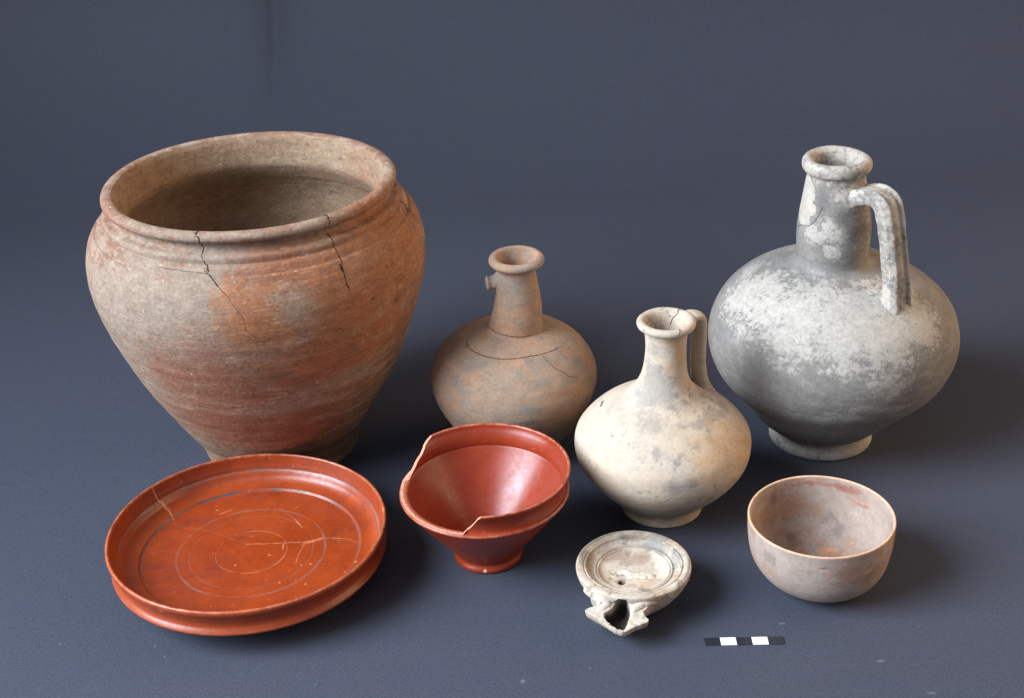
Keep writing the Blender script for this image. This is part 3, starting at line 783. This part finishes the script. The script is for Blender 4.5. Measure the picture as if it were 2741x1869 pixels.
# ------------------------------------------------------------------ round bowl
def clay_bowl():
    ax, ay = .3213, 1.303
    t = thing('clay_bowl', ax, ay, 'small thin-walled hemispherical bowl of grey-brown clay with a pale buff lip', 'bowl')
    M = Mat('grey_brown_clay', .8, .3)
    n1 = M.noise(30, 4, .6); n2 = M.noise(190, 4, .65)
    inner = M.attr('inner')
    c = M.mix(M.step(n1, .35, .65), lin('#9e8c7e'), lin('#948376'))
    c = M.mix(M.math('MULTIPLY', M.step(M.noise(38, 4, .65, vec=M.scaled((1, 1, 1.6), (2, 6, 1))), .52, .68), .45), c, lin('#9a6a50'))
    c = M.mix(M.math('MULTIPLY', M.step(n2, .5, .7), .3), c, lin('#75695f'))
    for col, lst, k in BOWL_PATCH:
        msk = M.patch(lst, 1.6, M.noise(80, 6, .75), 1.2)
        c = M.mix(M.math('MULTIPLY', msk, k, clamp=True), c, lin(col))
    lip = M.math('MULTIPLY', M.attr('edge'), M.lerp(M.noise(120, 3, .7), .55, 1.1, .35, .6), clamp=True)
    c = M.mix(lip, c, lin('#cfa582'))
    M.color(c, 0.16); M.bump([(n2, .00015), (M.noise(1, 2, .5, vec=M.scaled((6, 6, 300))), .00015)])
    st = [[(0, 0), (.022, 0)],
          [(.022, 0), (.0330, .0012), (.0450, .0050), (.0555, .0115), (.0645, .0210), (.0715, .0340), (.0755, .0500), (.0772, .0660), (.0776, .0780), (.0778, .0835)],
          [(.0778, .0835), (.0775, .0850), (.0762, .0854), (.0750, .0846)],
          [(.0750, .0846), (.0742, .0780), (.0735, .0660), (.0716, .0500), (.0675, .0350), (.0605, .0230), (.0500, .0140), (.0350, .0080), (.0200, .0055), (0, .0048)]]
    def df(r, z, th, sid):
        e = np.exp(-((z - .0853) / .0011) ** 2)
        ox = .0030 * (1 - sstep(z, .0, .05))
        z = z + ringnoise(th, 71, 4, .0006) * sstep(z, .05, .08)
        r = r + ringnoise(th, 73, 3, .0005)
        return r, z, th, ox, 0, {'edge': e}
    revolve(t, st, [('body', 0, 2, None), ('rim', 2, 3, 'pale buff lip'), ('interior', 3, 4, None)], M, step=.0012, deform=df, inner_from=3)
BOWL_PATCH = [
    ('#94644a', [((.0203, -.0404, .0293), .007), ((.0083, -.0451, .0335), .007), ((.0296, -.0352, .0343), .009), ((.0400, -.020, .035), .012), ((-.0253, .0337, .0267), .012), ((-.018, .0394, .0323), .012), ((-.0105, .0297, .0098), .008), ((.002, .030, .010), .006), ((-.035, .01, .03), .012)], .5),
    ('#8f5547', [((.0206, .0395, .0458), (.012, .01, .0022)), ((.0068, .044, .0462), (.012, .01, .0018)), ((.034, .0275, .0373), (.004, .004, .0015))], .8),
    ('#b98463', [((-.0043, -.046, .0382), (.0012, .002, .0010)), ((.0222, -.0404, .0358), (.0020, .002, .0014)), ((.0112, .0224, .0058), (.007, .0025, .002)), ((.0083, -.0451, .0318), .0009)], .9),
    ('#5f5654', [((-.0379, -.0263, .0382), (.004, .004, .006)), ((.0193, .032, .0145), .0045), ((.0136, .0374, .019), .0045), ((-.0245, .0364, .0386), .003), ((-.012, .0308, .0111), .004)], .4),
    ('#8a5248', [((-.0076, -.0458, .0434), (.0022, .002, .0006))], .9),
    ]
clay_bowl()

# ------------------------------------------------------------------ oil lamp
def oil_lamp():
    ax, ay = .1189, 1.284
    t = thing('oil_lamp', ax, ay, 'small cream clay oil lamp with broken angular nozzle and sunken ringed disc', 'oil lamp')
    M = Mat('stained_cream_clay', .78, .3)
    W = M.wob(.004, 120)
    n1 = M.noise(45, 5, .65); n2 = M.noise(260, 4, .65)
    c = M.mix(M.step(n1, .35, .65), lin('#baac98'), lin('#ab9f90'))
    st_ = M.step(M.math('ADD', M.math('MULTIPLY', M.noise(70, 5, .7, .5), .7), M.math('MULTIPLY', n2, .3)), .52, .62)
    c = M.mix(M.math('MULTIPLY', st_, .8), c, lin('#6e665a'))
    c = M.mix(M.math('MULTIPLY', M.step(M.noise(230, 4, .7), .54, .64), .5), c, lin('#8b7d69'))
    c = M.mix(M.math('MULTIPLY', M.step(M.noise(55, 3, .6, vec=M.scaled((1, 1, 1), (3, 3, 3))), .54, .68), .45), c, lin('#a98565'))
    gl = M.noise(110, 5, .7)
    for col, lst, k in LAMP_PATCH:
        msk = M.patch(lst, .9, gl)
        c = M.mix(M.math('MULTIPLY', msk, k, clamp=True), c, lin(col))
    rad = M.radius()
    c = M.mix(M.math('MULTIPLY', M.attr('groove'), .8), c, lin('#6f6450'))
    c = M.mix(M.math('MULTIPLY', M.attr('soot_shade'), .9), c, lin('#231d15'))  # dark colour: nozzle soot, plus shade painted inside nozzle and filling hole
    M.color(c, 0.16); M.bump([(n2, .0002), (n1, .0004)])
    st = [[(0, .002), (.026, .002), (.029, 0)],
          [(.029, 0), (.0325, .0008), (.0400, .0080), (.0490, .0185), (.0560, .0290), (.0600, .0380), (.0612, .0425), (.0614, .0450)],
          [(.0614, .0450), (.0610, .0468), (.0598, .0474), (.0570, .0476), (.0540, .0472)],
          [(.0540, .0472), (.0528, .0462)],
          [(.0528, .0462), (.0518, .0470), (.0506, .0466), (.0498, .0450)],
          [(.0498, .0450), (.0480, .0425), (.0450, .0405), (.0425, .0402)],
          [(.0425, .0402), (.0416, .0412), (.0404, .0412), (.0396, .0398)],
          [(.0396, .0398), (.0388, .0404), (.0376, .0402), (.0366, .0388)],
          [(.0366, .0388), (.0330, .0372), (.0250, .0362), (.012, .0360), (0, .0362)]]
    HX, HY, HR = -.0138, -.0172, .0040
    relief = [((-.019, .0015), (-.010, .0035), .0045, .0012), ((-.008, .001), (-.002, -.006), .0050, .0016), ((-.002, -.007), (.010, -.010), .0062, .0018), ((.010, -.006), (.019, -.010), .0050, .0016),
              ((-.022, -.004), (-.020, -.006), .0045, .0010), ((.002, -.015), (.016, -.017), .003, .0008)]
    def df(r, z, th, sid):
        x = r * np.cos(th); y = r * np.sin(th)
        dz = np.zeros_like(z)
        top = np.repeat((sid >= 8)[:, None], r.shape[1], 1)
        for a, b, w, h in relief:
            ab = np.array(b) - np.array(a); L2 = ab @ ab
            tt = np.clip(((x - a[0]) * ab[0] + (y - a[1]) * ab[1]) / L2, 0, 1)
            d = np.hypot(x - a[0] - tt * ab[0], y - a[1] - tt * ab[1])
            dz = np.maximum(dz, h * (1 - sstep(d, w * .35, w)))
        dh = np.hypot(x - HX, y - HY)
        dz = np.where(top, dz, 0)
        dz = np.where(top & (dh < HR * 1.7), dz - .0006 * (1 - sstep(dh, HR, HR * 1.7)), dz)
        z = z + dz
        # pull the grid onto a clean filling hole and sink its inside
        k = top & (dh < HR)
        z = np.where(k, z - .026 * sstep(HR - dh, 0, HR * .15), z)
        zr = z
        g = np.zeros_like(z)
        for q in (.0528, .0498, .0425, .0396):
            g = np.maximum(g, np.exp(-((r - q) / .0007) ** 2) * (z > .036))
        g = g * (.55 + .45 * ringnoise(th, 81, 5, 1.0))
        r = r + ringnoise(th, 83, 3, .0004)
        z = z + ringnoise(th, 85, 3, .0005) * sstep(z, .02, .04) + .0008 * ringnoise(th, 88, 9, .4) * np.exp(-((r - .0600) / .002) ** 2) - .0012 * np.clip(ringnoise(th, 89, 16, .9), 0, 1) ** 2 * np.exp(-((r - .0606) / .0016) ** 2)
        return r, z, th, 0, 0, {'groove': np.clip(g + .8 * np.exp(-((r - .0575) / .0016) ** 2) * (z > .045) * np.clip(ringnoise(th, 91, 6, 1.2), 0, 1), 0, 1), 'soot_shade': np.where(k, 1.1, 0.0)}
    revolve(t, st, [('basin', 0, 2, None), ('shoulder', 2, 6, None), ('disc', 6, 9, 'sunken round disc with worn relief and small filling hole')], M, nseg=384, step=.0006, deform=df, drop=lambda c, rw, sid: (sid[rw] == 1) & (c[:, 2] > .012) & (c[:, 1] < -.04) & (np.abs(c[:, 0] + .0172) < np.minimum(.0040 + (.0455 - c[:, 2]) * .9, .0100)))
    # nozzle: loops of points round a centre, outer edge, top surface, hole edge, inner wall
    cx, cy = -.0200, -.0690
    outer = [(.023, -.0440), (.0185, -.0540), (.0095, -.0630), (.0035, -.0695), (.0060, -.0760), (.0088, -.0800), (.0060, -.0825), (-.0060, -.0870), (-.0120, -.0905), (-.0170, -.0935), (-.0205, -.0935), (-.0270, -.0890), (-.0340, -.0815), (-.0420, -.0725), (-.0515, -.0640), (-.0566, -.0585),
             (-.0540, -.0570), (-.0435, -.0550), (-.0430, -.0490), (-.0480, -.0410), (-.0505, -.0330), (-.030, -.030), (0.0, -.032)]
    hole = [(-.0090, -.0600), (-.0090, -.0680), (-.0105, -.0735), (-.0125, -.0790), (-.0150, -.0850), (-.0178, -.0900), (-.0205, -.0905), (-.0250, -.0875), (-.0301, -.0830), (-.0350, -.0765), (-.0371, -.0695), (-.0358, -.0650), (-.0290, -.0618), (-.0245, -.0560), (-.0205, -.0480), (-.0160, -.0435), (-.0118, -.0455), (-.0108, -.0520)]
    def polar(poly, n=144):
        P = np.array(poly + poly[:1]); out = []
        for k in range(n):
            a = 2 * math.pi * k / n
            d = np.array([math.cos(a), math.sin(a)]); best = 0
            for p, q in zip(P[:-1], P[1:]):
                e = q - p; o = np.array([cx, cy])
                den = d[0] * e[1] - d[1] * e[0]
                if abs(den) < 1e-12: continue
                w = p - o
                s_ = (w[0] * e[1] - w[1] * e[0]) / den; u = (w[0] * d[1] - w[1] * d[0]) / den
                if s_ > 0 and -1e-9 <= u <= 1 + 1e-9: best = max(best, s_)
            out.append(best)
        return np.array(out)
    n = 144
    ro, rh = polar(outer, n), polar(hole, n)
    ro = np.maximum(ro, rh + .0016)
    rh = rh + .0004 * np.sin(np.arange(n) * 1.7) * np.sin(np.arange(n) * .53)
    ang = 2 * math.pi * np.arange(n) / n
    def top_z(x, y):
        d = math.hypot(x, y)                     # falls a little from the shoulder to the tips
        z = .0400 - .0085 * float(sstep(d, .050, .098))
        # raised ridges beside the hole
        return z
    def loop(rad, zf=None, kx=0.0, ky=0.0):
        out = []
        for a, r in zip(ang, rad):
            x, y = cx + kx + r * math.cos(a), cy + ky + r * math.sin(a)
            out.append((x, y, zf(x, y) if zf else top_z(x, y)))
        return out
    mixr = lambda k: rh + (ro - rh) * k
    loops = [loop(ro * .30 + .002, lambda x, y: .003, 0, .030), loop(ro * .52, lambda x, y: .0045, 0, .020), loop(ro * .74, lambda x, y: .0130, 0, .010), loop(ro * .90, lambda x, y: .0220, 0, .004),
             loop(ro * .965, lambda x, y: top_z(x, y) - .0065), loop(ro * .997, lambda x, y: top_z(x, y) - .0009), loop(ro * 1.0 , lambda x, y: top_z(x, y) - .0001),
             loop(mixr(.93), lambda x, y: top_z(x, y) + .0001), loop(mixr(.5), lambda x, y: top_z(x, y) - .0016), loop(mixr(.15), lambda x, y: top_z(x, y) - .0006), loop(rh, lambda x, y: top_z(x, y) - .0008),
             loop(rh * .985, lambda x, y: top_z(x, y) - .0030), loop(rh * .97, lambda x, y: .0260, 0, .001), loop(rh * .85, lambda x, y: .0190, 0, .004), loop(rh * .6, lambda x, y: .0150, 0, .010), loop(rh * .05, lambda x, y: .0145, 0, .016)]
    # roughen the broken edge
    L2 = []
    for i, l in enumerate(loops):
        L2.append([(x + .0006 * nz(x * 300, y * 300, i), y + .0006 * nz(x * 300, y * 300, i, 1, 5), z + (.0007 * nz(x * 220, y * 220, 3) if 6 <= i <= 11 else 0)) for x, y, z in l])
    nzl = loft('nozzle', L2, M, t)
    A = nzl.data.attributes.new('soot_shade', 'FLOAT', 'POINT')
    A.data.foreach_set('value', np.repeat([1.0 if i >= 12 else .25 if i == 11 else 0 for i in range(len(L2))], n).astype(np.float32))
    nzl['label'] = 'angular nozzle with flared tips, its top broken open'
    for pts, w, hgt in (([(-.0520, -.0285, .0395), (-.0475, -.0350, .0405), (-.0410, -.0410, .0400), (-.0350, -.0470, .0392), (-.0330, -.0540, .0378), (-.0380, -.0585, .0360), (-.0440, -.0600, .0345)], [.0045, .0062, .0078, .0082, .0062, .0040, .0022], 1),
                        ([(.0225, -.0465, .0395), (.0180, -.0500, .0402), (.0105, -.0535, .0400), (.0030, -.0570, .0392), (-.0030, -.0615, .0380), (-.0060, -.0670, .0362), (-.0050, -.0720, .0345)], [.0048, .0062, .0078, .0078, .0058, .0036, .0020], 1)):
        q = spline([(*p, w_) for p, w_ in zip(pts, w)], .0012)
        lps = []
        for k, p in enumerate(q):
            tg = q[min(k + 1, len(q) - 1)][:3] - q[max(k - 1, 0)][:3]; tg /= np.linalg.norm(tg)
            sd = np.cross(tg, (0, 0, 1)); sd /= np.linalg.norm(sd); up = np.cross(sd, tg)
            lps.append([p[:3] + sd * p[3] * math.cos(g) + up * p[3] * .80 * math.sin(g) + np.array([0, 0, -.0018]) + sd * .0005 * nz(p[0] * 300, p[1] * 300, g) for g in np.linspace(0, 2 * math.pi, 24, endpoint=False)])
        loft('volute', lps, M, t)
LAMP_PATCH = [
    ('#766a5c', [((.0103, .0311, .0283), (.012, .004, .006)), ((.022, .027, .028), (.008, .005, .006)), ((-.0293, .0076, .0277), (.004, .008, .008))], .7),
    ('#8a857e', [((.0149, .0245, .0259), (.010, .004, .004)), ((.022, .0178, .025), (.007, .006, .004)), ((.028, .005, .026), (.004, .008, .004))], .8),
    ('#94806e', [((-.0093, .0175, .0226), (.010, .006, .003)), ((.002, .013, .022), (.012, .006, .003)), ((-.024, .003, .024), (.004, .010, .004))], .7),
    ('#c2b8a4', [((-.007, .0000, .0220), (.005, .002, .002)), ((.005, -.0050, .0220), (.009, .0030, .002)), ((.0169, -.0055, .0221), .005), ((.020, .004, .022), .006)], .8),
    ('#7d6a58', [((-.0088, -.0085, .0215), (.0030, .0020, .002))], .8),
    ]
oil_lamp()

# ------------------------------------------------------------------ scale bar
def scale_bar():
    Wm = Mat('white_card', .45, .4)
    Wm.color(Wm.mix(Wm.noise(200, 3), lin('#e6e8ee'), lin('#dcdfe8')))
    Bm = Mat('black_card', .28, .5)
    Bm.color(Bm.mix(Bm.noise(160, 3), lin('#1d1f25'), lin('#282a31')))
    t = thing('scale_bar', .2265, 1.2052, 'short flat black and white photographic scale bar lying on the paper', 'scale bar')
    t.rotation_euler.z = math.atan2(1.2084 - 1.2119, .2678 - .1856)
    L, D, H = .0163, .0118, .0007
    for i in range(5):
        x0, x1 = (i - 2.5) * L, (i - 1.5) * L
        e = .0002
        sk = .0004
        v = [(x0, -D / 2, 0), (x1, -D / 2, 0), (x1 - sk, D / 2, 0), (x0 - sk, D / 2, 0)]
        top = [(x0 + .0001, -D / 2 + e, H), (x1 - .0001, -D / 2 + e, H), (x1 - sk - .0001, D / 2 - e, H), (x0 - sk + .0001, D / 2 - e, H)]
        mid = [(p[0], p[1], H - e) for p in v]
        V = [tuple(c * S for c in p) for p in v + mid + top]
        F = [(3, 2, 1, 0)] + [(a + 4 * k, (a + 1) % 4 + 4 * k, (a + 1) % 4 + 4 * k + 4, a + 4 * k + 4) for k in (0, 1) for a in range(4)] + [(8, 9, 10, 11)]
        me = bpy.data.meshes.new('segment')
        me.from_pydata(V, [], F)
        o = link('segment', me, (Bm if i % 2 == 0 else Wm).m, t)
        o['label'] = 'black segment' if i % 2 == 0 else 'white segment'
scale_bar()
